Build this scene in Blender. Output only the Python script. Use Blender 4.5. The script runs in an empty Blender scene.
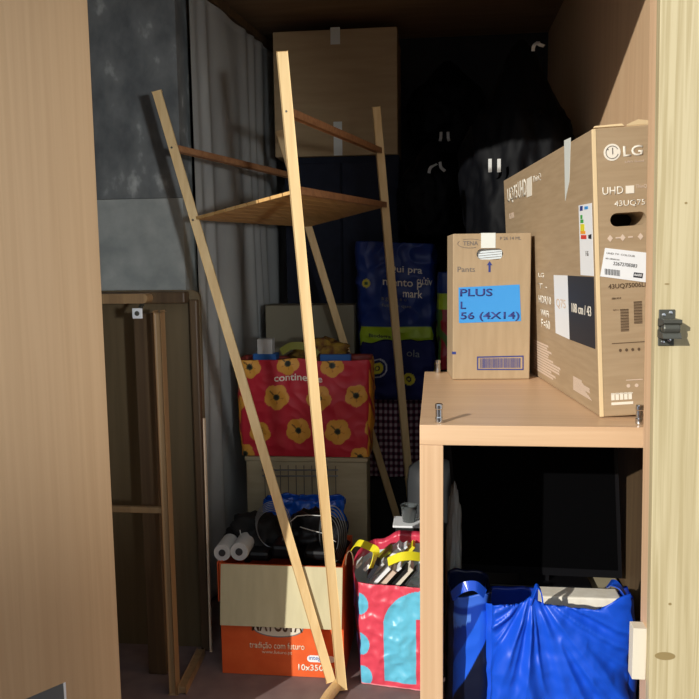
import bpy, bmesh, math, random
from mathutils import Vector, Matrix, noise
from math import sin, cos, pi, radians
D = bpy.data; C = bpy.context.scene.collection
V = Vector

# ------------------------------------------------------------------ camera
F = 764.8
yc = V((85.5, 87.5, -F)).normalized()
zc = -V((84.5, -6767, -F)).normalized(); zc = (zc - yc*zc.dot(yc)).normalized()
xc = yc.cross(zc)
RW = Matrix((xc, yc, zc))                      # camera axes -> world axes
CAM = V((0, 0, 1.4))
def ray(x, y): return RW @ V((x-349.5, 349.5-y, -F))
def aty(x, y, Y): r = ray(x, y); return CAM + r*(Y/r.y)
def atz(x, y, Z): r = ray(x, y); return CAM + r*((Z-1.4)/r.z)
def proj(p):
    c = RW.transposed() @ (V(p)-CAM); return (349.5+F*c.x/-c.z, 349.5-F*c.y/-c.z)
cd = D.cameras.new('camera'); cam = D.objects.new('camera', cd); C.objects.link(cam)
cd.sensor_width = 36; cd.lens = F/699*36; cd.clip_start = .05
cam.matrix_world = Matrix.Translation(CAM) @ RW.to_4x4()
bpy.context.scene.camera = cam

# ------------------------------------------------------------------ materials
def lin(c):
    return tuple(((v/255)/12.92 if v/255 <= .04045 else ((v/255+.055)/1.055)**2.4) for v in c)
def newmat(name, col, rough=.6, metal=0, spec=.5):
    m = D.materials.new(name); m.use_nodes = True
    b = m.node_tree.nodes['Principled BSDF']
    b.inputs['Base Color'].default_value = (*lin(col), 1)
    b.inputs['Roughness'].default_value = rough; b.inputs['Metallic'].default_value = metal
    b.inputs['Specular IOR Level'].default_value = spec
    return m
def noisy(name, c1, c2, scale=(5, 5, 5), rough=.6, detail=6, metal=0, bump=0, lo=.35, hi=.65, spec=.4, fine=0, dist=0, c3=None):
    m = newmat(name, c1, rough, metal, spec); nt = m.node_tree; N = nt.nodes; L = nt.links; b = N['Principled BSDF']
    tc = N.new('ShaderNodeTexCoord'); mp = N.new('ShaderNodeMapping'); mp.inputs['Scale'].default_value = scale
    nz = N.new('ShaderNodeTexNoise'); nz.inputs['Scale'].default_value = 1; nz.inputs['Detail'].default_value = detail
    nz.inputs['Distortion'].default_value = dist
    cr = N.new('ShaderNodeValToRGB'); cr.color_ramp.elements[0].position = lo; cr.color_ramp.elements[1].position = hi
    cr.color_ramp.elements[0].color = (*lin(c1), 1); cr.color_ramp.elements[1].color = (*lin(c2), 1)
    if c3:
        e = cr.color_ramp.elements.new(min(.98, hi+.12)); e.color = (*lin(c3), 1)
    L.new(tc.outputs['Object'], mp.inputs[0]); L.new(mp.outputs[0], nz.inputs['Vector'])
    L.new(nz.outputs['Fac'], cr.inputs[0]); L.new(cr.outputs[0], b.inputs['Base Color'])
    if bump or fine:
        bp = N.new('ShaderNodeBump'); bp.inputs['Strength'].default_value = bump or fine; bp.inputs['Distance'].default_value = .004
        L.new(nz.outputs['Fac'], bp.inputs['Height']); L.new(bp.outputs[0], b.inputs['Normal'])
    return m
def grain(name, c1, c2, axis='z', s=60, rough=.45, c3=None, lo=.35, hi=.65, spec=.4):
    k = {'x': (1.2, s, s), 'y': (s, 1.2, s), 'z': (s, s, 1.2)}[axis]
    return noisy(name, c1, c2, k, rough, 5, 0, .05, lo, hi, spec, dist=.6, c3=c3)
def vcol(name, rough=.4, spec=.5, bump=0):
    m = newmat(name, (255, 255, 255), rough, 0, spec); nt = m.node_tree
    a = nt.nodes.new('ShaderNodeVertexColor'); a.layer_name = 'Col'
    nt.links.new(a.outputs[0], nt.nodes['Principled BSDF'].inputs['Base Color'])
    return m

M = {}
M['beech'] = grain('beech', (208, 170, 132), (218, 182, 144), 'z', 70, .4)
M['beech_x'] = grain('beech_x', (212, 174, 136), (222, 186, 148), 'x', 70, .4)
M['beech_y'] = grain('beech_y', (224, 180, 138), (234, 194, 152), 'y', 60, .35)
M['doorpanel'] = grain('doorpanel', (190, 158, 120), (197, 165, 127), 'z', 75, .5)
M['wallbeech'] = grain('wallbeech', (212, 176, 138), (220, 186, 148), 'z', 40, .5)
M['pine'] = noisy('pine', (182, 166, 126), (202, 188, 150), (75, 75, 1.6), .6, 6, 0, .06, .38, .60, dist=1.4)
M['pine_pink'] = grain('pine_pink', (214, 176, 138), (228, 192, 154), 'z', 50, .6)
M['leg'] = grain('leg', (218, 186, 132), (230, 202, 150), 'z', 45, .55)
M['leg_dark'] = grain('leg_dark', (140, 98, 66), (164, 120, 84), 'x', 45, .5)
M['slat'] = grain('slat', (196, 152, 92), (214, 172, 112), 'y', 45, .55)
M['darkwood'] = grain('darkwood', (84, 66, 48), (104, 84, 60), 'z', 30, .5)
M['olive'] = grain('olive', (98, 84, 60), (112, 96, 70), 'z', 22, .6)
M['midwood'] = grain('midwood', (140, 112, 80), (160, 130, 92), 'z', 40, .5)
M['card'] = noisy('card', (166, 143, 112), (174, 151, 120), (60, 60, 8), .75, 4, fine=.05)
M['card_tv'] = noisy('card_tv', (164, 140, 109), (173, 149, 118), (8, 8, 90), .7, 4, fine=.04)
M['card_edge'] = newmat('card_edge', (226, 200, 156), .7)
M['card_dim'] = noisy('card_dim', (170, 158, 128), (180, 168, 138), (8, 8, 40), .8)
M['card_beige'] = noisy('card_beige', (196, 188, 152), (206, 198, 162), (30, 30, 6), .8)
M['concrete'] = noisy('concrete', (150, 156, 154), (180, 184, 180), (9, 9, 9), .9, 8, 0, .25, .35, .65, c3=(214, 216, 212))
M['sheet'] = noisy('sheet', (204, 206, 204), (220, 222, 218), (12, 4, 3), .9, 4)
M['floor'] = noisy('floor', (120, 100, 98), (132, 112, 108), (14, 14, 14), .85, 6, 0, .1)
M['white'] = newmat('white', (236, 238, 240), .5)
M['offwhite'] = newmat('offwhite', (222, 214, 196), .7)
M['tape'] = newmat('tape', (226, 230, 224), .3)
M['print_w'] = newmat('print_w', (238, 230, 214), .6)
M['print_pale'] = newmat('print_pale', (214, 192, 172), .7)
M['ink'] = newmat('ink', (34, 36, 44), .6)
M['ink_brown'] = newmat('ink_brown', (92, 72, 52), .7)
M['ink_navy'] = newmat('ink_navy', (44, 58, 128), .6)
M['ink_grey'] = newmat('ink_grey', (110, 104, 100), .7)
M['black'] = newmat('black', (14, 14, 17), .4, 0, .3)
M['blackmatte'] = newmat('blackmatte', (10, 10, 11), .8)
M['binbag'] = newmat('binbag', (5, 6, 10), .6, 0, .12)
M['screen'] = newmat('screen', (3, 3, 4), .6, 0, .05)
M['dgrey'] = newmat('dgrey', (52, 54, 56), .5)
M['grey'] = newmat('grey', (120, 124, 124), .5)
M['navy'] = noisy('navy', (26, 31, 46), (32, 38, 54), (20, 20, 20), .9)
M['chrome'] = newmat('chrome', (210, 212, 214), .18, 1)
M['steel'] = newmat('steel', (92, 92, 84), .45, .5)
M['brushed'] = newmat('brushed', (130, 142, 146), .35, .8)
M['skyblue'] = newmat('skyblue', (60, 150, 222), .5)
M['blueprint'] = newmat('blueprint', (34, 96, 168), .5)
M['lining'] = newmat('lining', (214, 222, 226), .5)
M['yellow'] = newmat('yellow', (228, 216, 40), .5)
M['lime'] = newmat('lime', (166, 190, 40), .5)
M['green'] = newmat('green', (60, 160, 70), .6)
M['red'] = newmat('red', (214, 60, 44), .6)
M['orange'] = newmat('orange', (240, 160, 50), .6)
M['orangebox'] = noisy('orangebox', (222, 92, 42), (230, 102, 50), (20, 20, 20), .5)
M['cream'] = newmat('cream', (236, 214, 186), .6)
M['blue_gloss'] = newmat('blue_gloss', (22, 80, 206), .28, 0, .6)
M['blue_bag2'] = newmat('blue_bag2', (20, 70, 176), .3, 0, .6)
M['wire'] = newmat('wire', (150, 156, 160), .3, .8)
M['paper'] = newmat('paper', (196, 198, 196), .7)
M['ceil'] = noisy('ceil', (146, 120, 94), (160, 134, 106), (3, 20, 3), .7)
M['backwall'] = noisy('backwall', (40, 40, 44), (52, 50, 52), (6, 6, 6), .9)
M['knot'] = newmat('knot', (148, 128, 84), .6)
M['shade_gap'] = newmat('shade_gap', (30, 26, 22), .9)
M['foam'] = noisy('foam', (226, 218, 200), (236, 230, 214), (40, 40, 40), .9, 4, 0, .2)
g = newmat('glass', (235, 245, 245), .05); g.node_tree.nodes['Principled BSDF'].inputs['Transmission Weight'].default_value = .95; M['glass'] = g
g = newmat('plastic_clear', (205, 212, 210), .25); g.node_tree.nodes['Principled BSDF'].inputs['Transmission Weight'].default_value = .5; M['clear'] = g

# ------------------------------------------------------------------ object helpers
def empty(name, label, cat, loc=(0, 0, 0), rz=0, group=None):
    o = D.objects.new(name, None); C.objects.link(o); o.location = loc; o.rotation_euler = (0, 0, rz)
    o.empty_display_size = .05
    o['label'] = label; o['category'] = cat
    if group: o['group'] = group
    return o
def tag(o, label=None, cat=None, group=None, kind=None):
    if label: o['label'] = label
    if cat: o['category'] = cat
    if group: o['group'] = group
    if kind: o['kind'] = kind
    return o
def root_of(p):
    while p.parent: p = p.parent
    return p
def obj(name, bm, mat, parent=None, local=False, smooth=False, label=None):
    """bm in world coordinates (local=True: in the root's own frame)."""
    me = D.meshes.new(name)
    if parent is None:
        if not bm.verts: raise ValueError(name)
        xs = [v.co.x for v in bm.verts]; ys = [v.co.y for v in bm.verts]; zs = [v.co.z for v in bm.verts]
        off = V(((min(xs)+max(xs))/2, (min(ys)+max(ys))/2, min(zs)))
        bmesh.ops.translate(bm, verts=bm.verts, vec=-off)
    elif not local:
        r = root_of(parent)
        bmesh.ops.translate(bm, verts=bm.verts, vec=-V(r.location))
        if r.rotation_euler.z:
            bmesh.ops.rotate(bm, verts=bm.verts, cent=(0, 0, 0), matrix=Matrix.Rotation(-r.rotation_euler.z, 3, 'Z'))
        off = V((0, 0, 0))
    else: off = V((0, 0, 0))
    if parent is not None and parent.parent is None and parent.type == 'MESH': pass
    bmesh.ops.recalc_face_normals(bm, faces=bm.faces) if not bm.loops.layers.color and not bm.loops.layers.float_color else None
    bm.to_mesh(me); bm.free()
    o = D.objects.new(name, me); C.objects.link(o); o.location = off
    if parent is not None: o.parent = parent
    mats = mat if isinstance(mat, (list, tuple)) else [mat]
    for m in mats: me.materials.append(m)
    if smooth:
        for p in me.polygons: p.use_smooth = True
    if label: o['label'] = label
    return o
def B(): return bmesh.new()
def box(bm, a, b, bev=0, mi=0):
    a = V(a); b = V(b)
    r = bmesh.ops.create_cube(bm, size=1)
    vs = r['verts']
    for v in vs: v.co = V(((a.x+b.x)/2+v.co.x*(b.x-a.x), (a.y+b.y)/2+v.co.y*(b.y-a.y), (a.z+b.z)/2+v.co.z*(b.z-a.z)))
    fs = set(f for v in vs for f in v.link_faces)
    for f in fs: f.material_index = mi
    if bev:
        es = list(set(e for v in vs for e in v.link_edges))
        bmesh.ops.bevel(bm, geom=es, offset=bev, segments=2, affect='EDGES', profile=.5)
    return bm
def bx(a, b, bev=0): return box(B(), a, b, bev)
def beam(bm, p, q, w, d, side=V((0, -1, 0)), bev=.002):
    """rectangular bar from p to q; w across, d along the 'side' direction"""
    p = V(p); q = V(q); ax = (q-p).normalized(); s = (side-ax*side.dot(ax)).normalized(); t = ax.cross(s)
    L = (q-p).length; m = Matrix((t, s, ax)).transposed()
    r = bmesh.ops.create_cube(bm, size=1); vs = r['verts']
    for v in vs: v.co = (p+q)/2 + m @ V((v.co.x*w, v.co.y*d, v.co.z*L))
    if bev:
        bmesh.ops.bevel(bm, geom=list(set(e for v in vs for e in v.link_edges)), offset=bev, segments=2, affect='EDGES', profile=.5)
    return bm
def tube(bm, pts, r, seg=8, closed=False, cap=True):
    pts = [V(p) for p in pts]; n = len(pts); rings = []
    up = V((.13, .27, .95)).normalized()
    for i, p in enumerate(pts):
        a = pts[(i-1) % n] if (closed or i > 0) else p; b = pts[(i+1) % n] if (closed or i < n-1) else p
        t = (b-a).normalized()
        s = t.cross(up)
        if s.length < .05: s = t.cross(V((1, 0, 0)))
        s.normalize(); u = s.cross(t)
        rr = r[i] if isinstance(r, (list, tuple)) else r
        rings.append([bm.verts.new(p + s*cos(2*pi*k/seg)*rr + u*sin(2*pi*k/seg)*rr) for k in range(seg)])
    m = n if closed else n-1
    for i in range(m):
        A = rings[i]; Bb = rings[(i+1) % n]
        for k in range(seg): bm.faces.new((A[k], A[(k+1) % seg], Bb[(k+1) % seg], Bb[k]))
    if cap and not closed:
        bm.faces.new(rings[0][::-1]); bm.faces.new(rings[-1])
    return bm
def lathe(bm, prof, c=(0, 0, 0), seg=24, ax='z'):
    c = V(c); rings = []
    for r, z in prof:
        ring = []
        for k in range(seg):
            a = 2*pi*k/seg
            p = {'z': V((r*cos(a), r*sin(a), z)), 'y': V((r*cos(a), z, r*sin(a))), 'x': V((z, r*cos(a), r*sin(a)))}[ax]
            ring.append(bm.verts.new(c+p))
        rings.append(ring)
    for i in range(len(rings)-1):
        for k in range(seg): bm.faces.new((rings[i][k], rings[i][(k+1) % seg], rings[i+1][(k+1) % seg], rings[i+1][k]))
    bm.faces.new(rings[0][::-1]); bm.faces.new(rings[-1])
    return bm
def prism(bm, pts, o, ux, uy, th):
    """flat outline pts (u,v) on the plane o+u*ux+v*uy, thickened by th along the normal"""
    o = V(o); ux = V(ux); uy = V(uy); n = ux.cross(uy).normalized()
    a = [bm.verts.new(o+ux*u+uy*v) for u, v in pts]; b = [bm.verts.new(o+ux*u+uy*v+n*th) for u, v in pts]
    k = len(pts)
    bm.faces.new(a[::-1]); bm.faces.new(b)
    for i in range(k): bm.faces.new((a[i], a[(i+1) % k], b[(i+1) % k], b[i]))
    return bm
def rect(w, h, x=0, y=0): return [(x, y), (x+w, y), (x+w, y+h), (x, y+h)]
def ellipse(w, h, x=0, y=0, n=28): return [(x+w/2*cos(2*pi*k/n), y+h/2*sin(2*pi*k/n)) for k in range(n)]
def stadium(w, h, x=0, y=0, n=10):
    r = h/2
    return [(x+w/2-r+r*cos(-pi/2+pi*k/n), y+r*sin(-pi/2+pi*k/n)) for k in range(n+1)] + [(x-w/2+r+r*cos(pi/2+pi*k/n), y+r*sin(pi/2+pi*k/n)) for k in range(n+1)]
def text_bm(s, o, ux, uy, w, h, bold=0, fn=None, th=.0006, subdiv=0):
    """lettering fitted into w x h; o = lower left corner; fn maps (u,v) to a surface point"""
    cu = D.curves.new('t', 'FONT'); cu.body = s; cu.size = 1; cu.offset = bold; cu.resolution_u = 3
    to = D.objects.new('t', cu); C.objects.link(to)
    dg = bpy.context.evaluated_depsgraph_get(); me = D.meshes.new_from_object(to.evaluated_get(dg))
    bm = B(); bm.from_mesh(me); D.objects.remove(to); D.meshes.remove(me); D.curves.remove(cu)
    xs = [v.co.x for v in bm.verts]; ys = [v.co.y for v in bm.verts]
    x0, x1, y0, y1 = min(xs), max(xs), min(ys), max(ys)
    sx = w/(x1-x0); sy = h/(y1-y0)
    ux = V(ux); uy = V(uy); o = V(o); n = ux.cross(uy).normalized()
    if fn is None:
        ext = bmesh.ops.extrude_face_region(bm, geom=list(bm.faces))
        top = set(e for e in ext['geom'] if isinstance(e, bmesh.types.BMVert))
    else:
        for _ in range(subdiv): bmesh.ops.subdivide_edges(bm, edges=[e for e in bm.edges if e.calc_length() > .1], cuts=1)
        top = set()
    for v in bm.verts:
        u = (v.co.x-x0)*sx; w_ = (v.co.y-y0)*sy
        v.co = fn(u, w_) if fn else o+ux*u+uy*w_+(n*th if v in top else V())
    return bm

X1 = V((1, 0, 0)); Y1 = V((0, 1, 0)); Z1 = V((0, 0, 1))

# ------------------------------------------------------------------ bags and sacks
def sstep(a, b, x):
    t = max(0, min(1, (x-a)/(b-a))); return t*t*(3-2*t)
class Bag:
    """open topped woven bag: rounded rectangle footprint, wrinkled walls, turned-in lining"""
    def __init__(s, w, d, h, r=.02, bulge=.015, amp=.006, sc=9, taper=0, seed=0, rim=None, vfold=0, lean=0, extra=None, gusset=0):
        s.gusset = gusset
        s.extra = extra
        s.w, s.d, s.h, s.r, s.bulge, s.amp, s.sc, s.taper, s.seed, s.vfold, s.lean = w, d, h, r, bulge, amp, sc, taper, seed, vfold, lean
        s.rim = rim or (lambda x, y: 0)
    def wall(s, a, t, off=0):
        """a in 0..4: 0-1 front (left to right), 1-2 right, 2-3 back, 3-4 left; t 0..1 height"""
        k = int(a) % 4; u = a-int(a)
        w, d = s.w, s.d
        px, py = [(-w/2+u*w, -d/2), (w/2, -d/2+u*d), (w/2-u*w, d/2), (-w/2, d/2-u*d)][k]
        nx, ny = [(0, -1), (1, 0), (0, 1), (-1, 0)][k]
        L = w if k % 2 == 0 else d
        e = min(u, 1-u)*L                                # round the corner
        if e < s.r:
            q = 1-e/s.r; sg = -1 if u < .5 else 1
            tx, ty = [(1, 0), (0, 1), (-1, 0), (0, -1)][k]
            px -= nx*s.r*.29*q*q; py -= ny*s.r*.29*q*q; px -= tx*sg*s.r*.29*q*q; py -= ty*sg*s.r*.29*q*q
            nx += tx*sg*q; ny += ty*sg*q; l = math.hypot(nx, ny); nx /= l; ny /= l
        tp = 1+s.taper*t
        px *= tp; py *= tp
        z = t*(s.h+s.rim(px, py))
        b = s.bulge*sin(pi*min(1, max(0, t)))**.7*min(1, e/(L*.3))
        q = V((px*s.sc+s.seed, py*s.sc, z*s.sc))
        nn = noise.noise(q)*1.0+.5*noise.noise(q*2.3)+(1-abs(noise.noise(q*1.7+V((9, 3, 1))))*2.6)*.5
        wv = s.vfold*(1-2*abs(noise.noise(V((px*18+s.seed, py*18, z*2.5)))))*sstep(.0, 1, t) if s.vfold else 0
        if s.extra and k == 0: wv += s.extra(px, z)*min(1, e/.02)
        if s.gusset and k == 3: wv += s.gusset*t**.6*sin(pi*u)
        g = b+s.amp*nn*sstep(0, .08, t)+wv+off
        return V((px+nx*g+s.lean*t, py+ny*g, z))
    def build(s, name, loc, colfn, mat, parent=None, nu=90, nv=70, lining=None, rot=0, depth=.12, label=None, lip=None):
        bm = B(); cl = bm.loops.layers.float_color.new('Col')
        segs = []
        for k in range(4):
            n = nu if k % 2 == 0 else max(10, int(nu*s.d/s.w))
            segs += [k+i/n for i in range(n)]
        N = len(segs); rows = []
        for j in range(nv+1): rows.append([(s.wall(a, j/nv), (int(a), a-int(a), j/nv)) for a in segs])
        lin_rows = 8
        for j in range(1, lin_rows+1): rows.append([(s.wall(a, 1-depth/s.h*j/lin_rows, -.004), None) for a in segs])
        R_ = Matrix.Rotation(rot, 3, 'Z')
        vs = [[bm.verts.new(R_@p+V(loc)) for p, _ in row] for row in rows]
        lc = lin(lining or (210, 216, 220))
        for j in range(len(rows)-1):
            for i in range(N):
                i2 = (i+1) % N
                f = bm.faces.new((vs[j][i], vs[j][i2], vs[j+1][i2], vs[j+1][i])); f.smooth = True
                inf = rows[j][i][1]
                for lp, (jj, ii) in zip(f.loops, ((j, i), (j, i2), (j+1, i2), (j+1, i))):
                    q = rows[jj][ii][1]
                    if q is None or j >= nv: c = lin(lip) if (lip and j < nv+2) else lc
                    else:
                        a, u, t = q
                        if ii == i2 and u == 0: a, u = inf[0], 1.0
                        c = lin(colfn(a % 4, u, t))
                    lp[cl] = (*c, 1)
        bm.faces.new(vs[0][::-1]); bm.faces.new(vs[-1])
        for f in list(bm.faces)[-2:]:
            for lp in f.loops: lp[cl] = (*lc, 1)
        o = obj(name, bm, mat, parent, smooth=False, label=label)
        return o

def blob(name, c, r, mat, parent=None, amp=.12, sc=2.2, seed=0, sub=5, flat=0, ridged=True, knot=True):
    """tied rubbish sack"""
    bm = B(); bmesh.ops.create_icosphere(bm, subdivisions=sub, radius=1)
    for v in bm.verts:
        n = v.co.normalized(); q = n*sc+V((seed, seed*.7, 0))
        k = noise.noise(q)*.9+(.45-abs(noise.noise(q*2.6))*1.3)*.5+(.4-abs(noise.noise(q*5)))*.18
        z = n.z
        if z > .55 and knot: k *= 1-(z-.55)/.45
        s = 1+amp*k
        sx = 1
        if z > .55 and knot:
            t = (z-.55)/.45; sx = 1-.35*t; z = z+.25*t*t
        p = V((n.x*sx*s*r[0], n.y*sx*s*r[1], z*s*r[2]))
        if p.z < -r[2]*.8: p.z = -r[2]*.8
        v.co = p+V(c)
    return obj(name, bm, mat, parent, smooth=True)

# ================================================================== THE SETTING
def struct(name, bm, m, parent=None):
    o = obj(name, bm, m, parent)
    if parent is None: o['kind'] = 'structure'
    return o
RX = .56; BY = 4.05; CZ = 2.53
struct('floor', bx((-5, -3.1, -.06), (4, BY+.1, 0)), M['floor'])
struct('wall_sky_block', bx((-5, -3.1, 0), (4, -3.0, 1.95)), newmat('sky_block', (110, 104, 98), .9))   # unseen wall added behind the camera to block low sky light
struct('ceiling', bx((-1.7, 1.30, CZ), (.9, BY+.1, CZ+.06)), M['ceil'])
struct('wall_right', bx((RX, 1.535, 0), (RX+.05, BY, CZ)), M['wallbeech'])
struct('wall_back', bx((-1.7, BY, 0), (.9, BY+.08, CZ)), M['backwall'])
struct('wall_left', bx((-1.66, 1.30, 0), (-1.58, BY, CZ)), M['concrete'])
struct('wall_front', bx((-1.7, 1.30, 2.475), (1.4, 1.45, 3.0)), M['concrete'])          # the lintel over the opening
struct('wall_front_left', bx((-2.4, 1.22, 0), (-1.30, 1.30, 2.475)), M['concrete'])
# concrete pier beside the opening, lower part in a paler tone
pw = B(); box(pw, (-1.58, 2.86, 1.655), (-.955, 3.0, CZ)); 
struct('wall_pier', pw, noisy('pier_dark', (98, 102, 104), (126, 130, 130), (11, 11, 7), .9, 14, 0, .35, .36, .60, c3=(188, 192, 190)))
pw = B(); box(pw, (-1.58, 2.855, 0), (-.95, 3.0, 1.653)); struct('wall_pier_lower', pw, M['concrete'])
# pine door frame board on the right, with the jamb behind it
px0 = .3905
def lean(bm):                                   # the frame leans a little to the right towards the floor
    for v in bm.verts: v.co.x += .0150*(1.85-v.co.z)
    return bm
pine = struct('trim_1', lean(bx((px0, 1.445, -.0), (1.4, 1.468, 2.47), .0015)), M['pine'])
kb = B()
for (x, y, w, h) in ((665, 656, .038, .016), (686, 205-20+18, .005, .004), (670, 604, .006, .005), (667, 284, .009, .003)):
    p = aty(x, y, 1.445)
    prism(kb, ellipse(w, h), (p.x, 1.4449, p.z), X1, Z1, .0004)
o = obj('knot', kb, M['knot'], None)
o.location = V(o.location)-V(pine.location); o.parent = pine
struct('trim_2', lean(bx((px0+.002, 1.47, 0), (.45, 1.52, 2.47), .001)), M['pine_pink'])
# inner door panel on the left, swung inward
e1 = V((-.850, 1.884, 0)); dr = V((.75, 1, 0)).normalized(); nn_ = V((dr.y, -dr.x, 0))
s0 = e1-dr*.70
bm = B(); a = s0; 
vs = []
for (p) in (s0, e1, e1-nn_*.019, s0-nn_*.019):
    vs.append((bm.verts.new((p.x, p.y, .01)), bm.verts.new((p.x, p.y, 2.24))))
for i in range(4):
    j = (i+1) % 4; bm.faces.new((vs[i][0], vs[j][0], vs[j][1], vs[i][1]))
bm.faces.new([v[0] for v in vs][::-1]); bm.faces.new([v[1] for v in vs])
bmesh.ops.bevel(bm, geom=list(bm.edges), offset=.001, segments=1, affect='EDGES')
door = struct('door_1', bm, M['doorpanel'])
def on_door(px, py):
    r = ray(px, py); t = (e1-CAM).dot(nn_)/r.dot(nn_); return CAM+r*t
q = on_door(63, 683)
dp = B(); prism(dp, rect(.18, .10, -.18, -.10), q+nn_*.0002, dr, Z1, .0015)
o = obj('door_pull', dp, M['brushed'], None); o.location = V(o.location)-V(door.location); o.parent = door
dp = B(); prism(dp, rect(.006, .10, 0, -.10), q+nn_*.0002, dr, Z1, .002)
o = obj('pull_rim', dp, M['white'], None); o.location = V(o.location)-V(door.location); o.parent = door
# wooden rail above the sheet
bm = B(); beam(bm, (-.93, 2.80+.21, 2.47), (-.80, 4.04, 2.47), .035, .05, V((1, 0, 0))); struct('trim_3', bm, M['darkwood'])

# ================================================================== HANGING SHEET
bm = B(); rows = []
NU, NV = 140, 60
for j in range(NV+1):
    t = j/NV; row = []
    for i in range(NU+1):
        s = i/NU; Y = 2.915+1.11*s
        base = -.93+.13*s
        f = .022*sin(s*46+2*noise.noise(V((s*3, t*1.5, 0)))*3)+.03*noise.noise(V((s*5, t*2.2, 3)))
        f *= .25+.75*t
        if s < .12: f *= s/.12
        Z = 2.445*(1-t)+.03*t
        row.append(bm.verts.new((base+.012+f+.035*t*sin(pi*s), Y, Z)))
    rows.append(row)
for j in range(NV):
    for i in range(NU): bm.faces.new((rows[j][i], rows[j][i+1], rows[j+1][i+1], rows[j+1][i]))
bmesh.ops.solidify(bm, geom=list(bm.faces), thickness=.002)
o = obj('hanging_sheet', bm, M['sheet'], None, smooth=True)
tag(o, 'long pale grey sheet hanging in folds from a wooden rail on the left', 'sheet')

# ================================================================== OPEN CABINET
SZ = 1.05
cab = empty('cabinet', 'beech open-front cabinet with chrome pins carrying the carton boxes', 'cabinet', (.26, 1.63, 0))
obj('top_panel', bx((-.033, 1.632, SZ-.044), (.545, 2.45, SZ), .0015), M['beech_x'], cab)
obj('side_panel', bx((-.033, 1.633, .0), (.018, 2.35, SZ-.0445), .0015), M['beech'], cab)
obj('side_panel', bx((.515, 1.66, .0), (.545, 2.44, SZ-.0445), .0015), M['darkwood'], cab)  # shade inside the cabinet put into this board's darker colour
for (x, y) in ((.009, 1.657), (.009, 2.418), (.434, 1.665), (.50, 2.40)):
    if x == .50: continue
    b = B(); lathe(b, [(.0075, 0), (.0085, .002), (.0085, .012), (.0075, .014), (.0075, .030), (.0088, .032), (.0088, .040), (.0075, .042)], (x, y, SZ+.0003), 20)
    obj('metal_pin', b, M['chrome'], cab, smooth=False)

# ================================================================== TELEVISION BOX
N0 = V((.367, 1.730, SZ+.001)); ang = math.atan2(.093, 1)
TVL = radians(3.0)
tv = empty('television_box', 'long brown carton with UHD print and LG round logo standing on the cabinet', 'cardboard box', N0, ang)
tv.rotation_euler = (0, -TVL, ang)
TVM = Matrix.Rotation(ang, 3, 'Z') @ Matrix.Rotation(-TVL, 3, 'Y')
W, L, H = .150, 1.04, .629
bm = B(); box(bm, (0, 0, 0), (W, L, H), .003)
body = obj('carton_body', bm, M['card_tv'], tv, True)
# boolean-free handle hole: dark recess sunk behind a cut in the end face
def cutbox(o, bmc):
    me = D.meshes.new('c'); bmc.to_mesh(me); bmc.free(); co = D.objects.new('c', me); C.objects.link(co)
    co.parent = o.parent; 
    md = o.modifiers.new('b', 'BOOLEAN'); md.object = co; md.operation = 'DIFFERENCE'; md.solver = 'EXACT'
    bpy.context.view_layer.update()
    dg = bpy.context.evaluated_depsgraph_get(); nm = D.meshes.new_from_object(o.evaluated_get(dg))
    o.modifiers.clear(); o.data = nm; D.objects.remove(co)
hz = .433
hole = B(); prism(hole, stadium(.078, .029, .072, hz), (0, -.01, 0), X1, Z1, -.11)
bmesh.ops.recalc_face_normals(hole, faces=hole.faces)
cutbox(body, hole)
hb = B(); prism(hb, stadium(.078, .029, .072, hz), (0, .098, 0), X1, Z1, .001)
obj('handle_hole', hb, M['blackmatte'], body, True)
e = B(); box(e, (-.0012, -.0012, .001), (.0075, .004, H-.001), .0008)
obj('corner_edge', e, M['card_edge'], body, True)
# flaps lifted at the top
fl = B()
prism(fl, [(0, 0), (.066, 0), (.062, .006), (.004, .004)], (.002, .002, H+.0005), X1, V((0, .5, .9)).normalized(), .003)
obj('flap', fl, M['card_edge'], tv, True)
fl = B()
prism(fl, [(0, 0), (.072, 0), (.072, .012), (.034, .030), (.004, .006)], (.074, .004, H+.0005), X1, V((0, .9, .5)).normalized(), .003)
obj('flap', fl, M['card_edge'], tv, True)
# end face lettering
EX, EZ, EO = X1, Z1, V((0, -.0006, 0))
def endtext(s, x, z, w, h, m, bold=0, nm='lettering'): return obj(nm, text_bm(s, (x, -.0004, z), EX, EZ, w, h, bold), m, tv, True)
def endshape(pts, m, nm, th=.0008, y=-.0003, lab=None, parent=None):
    b = B(); prism(b, pts, (0, y, 0), EX, EZ, th); return obj(nm, b, m, parent or tv, True, label=lab)
def zt(py): return H*(418-py)/(418-129.)         # height on the end face of a photo row
def xe(px): return (px-598)/442*1.0              # distance along the end face of a photo column
lg = endshape(ellipse(.036, .036, xe(616), zt(153)), M['print_w'], 'round_logo', lab='pale round face logo on the end of the box')
for r0, r1, a0, a1 in ((.0125, .0140, .15*pi, 1.9*pi),):
    pts = [(xe(616)+r1*cos(a0+(a1-a0)*k/20), zt(153)+r1*sin(a0+(a1-a0)*k/20)) for k in range(21)]
    pts += [(xe(616)+r0*cos(a1-(a1-a0)*k/20), zt(153)+r0*sin(a1-(a1-a0)*k/20)) for k in range(21)]
    endshape(pts, M['ink_grey'], 'logo_mark', .0006, -.0012, parent=lg)
endshape(rect(.002, .014, xe(616), zt(155)), M['ink_grey'], 'logo_mark', .0006, -.0012, parent=lg)
endshape(ellipse(.003, .003, xe(612), zt(150)), M['ink_grey'], 'logo_mark', .0006, -.0012, parent=lg)
endtext('LG', xe(626.5), zt(158), .042, .0225, M['print_w'], .02)
endtext('Life\'s Good', xe(628), zt(164), .040, .0045, M['print_pale'])
endtext('UHD', xe(606), zt(194), .045, .0165, M['print_w'], .012)
endshape(rect(.018, .0165, xe(628), zt(194)), M['print_w'], 'ai_square')
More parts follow.
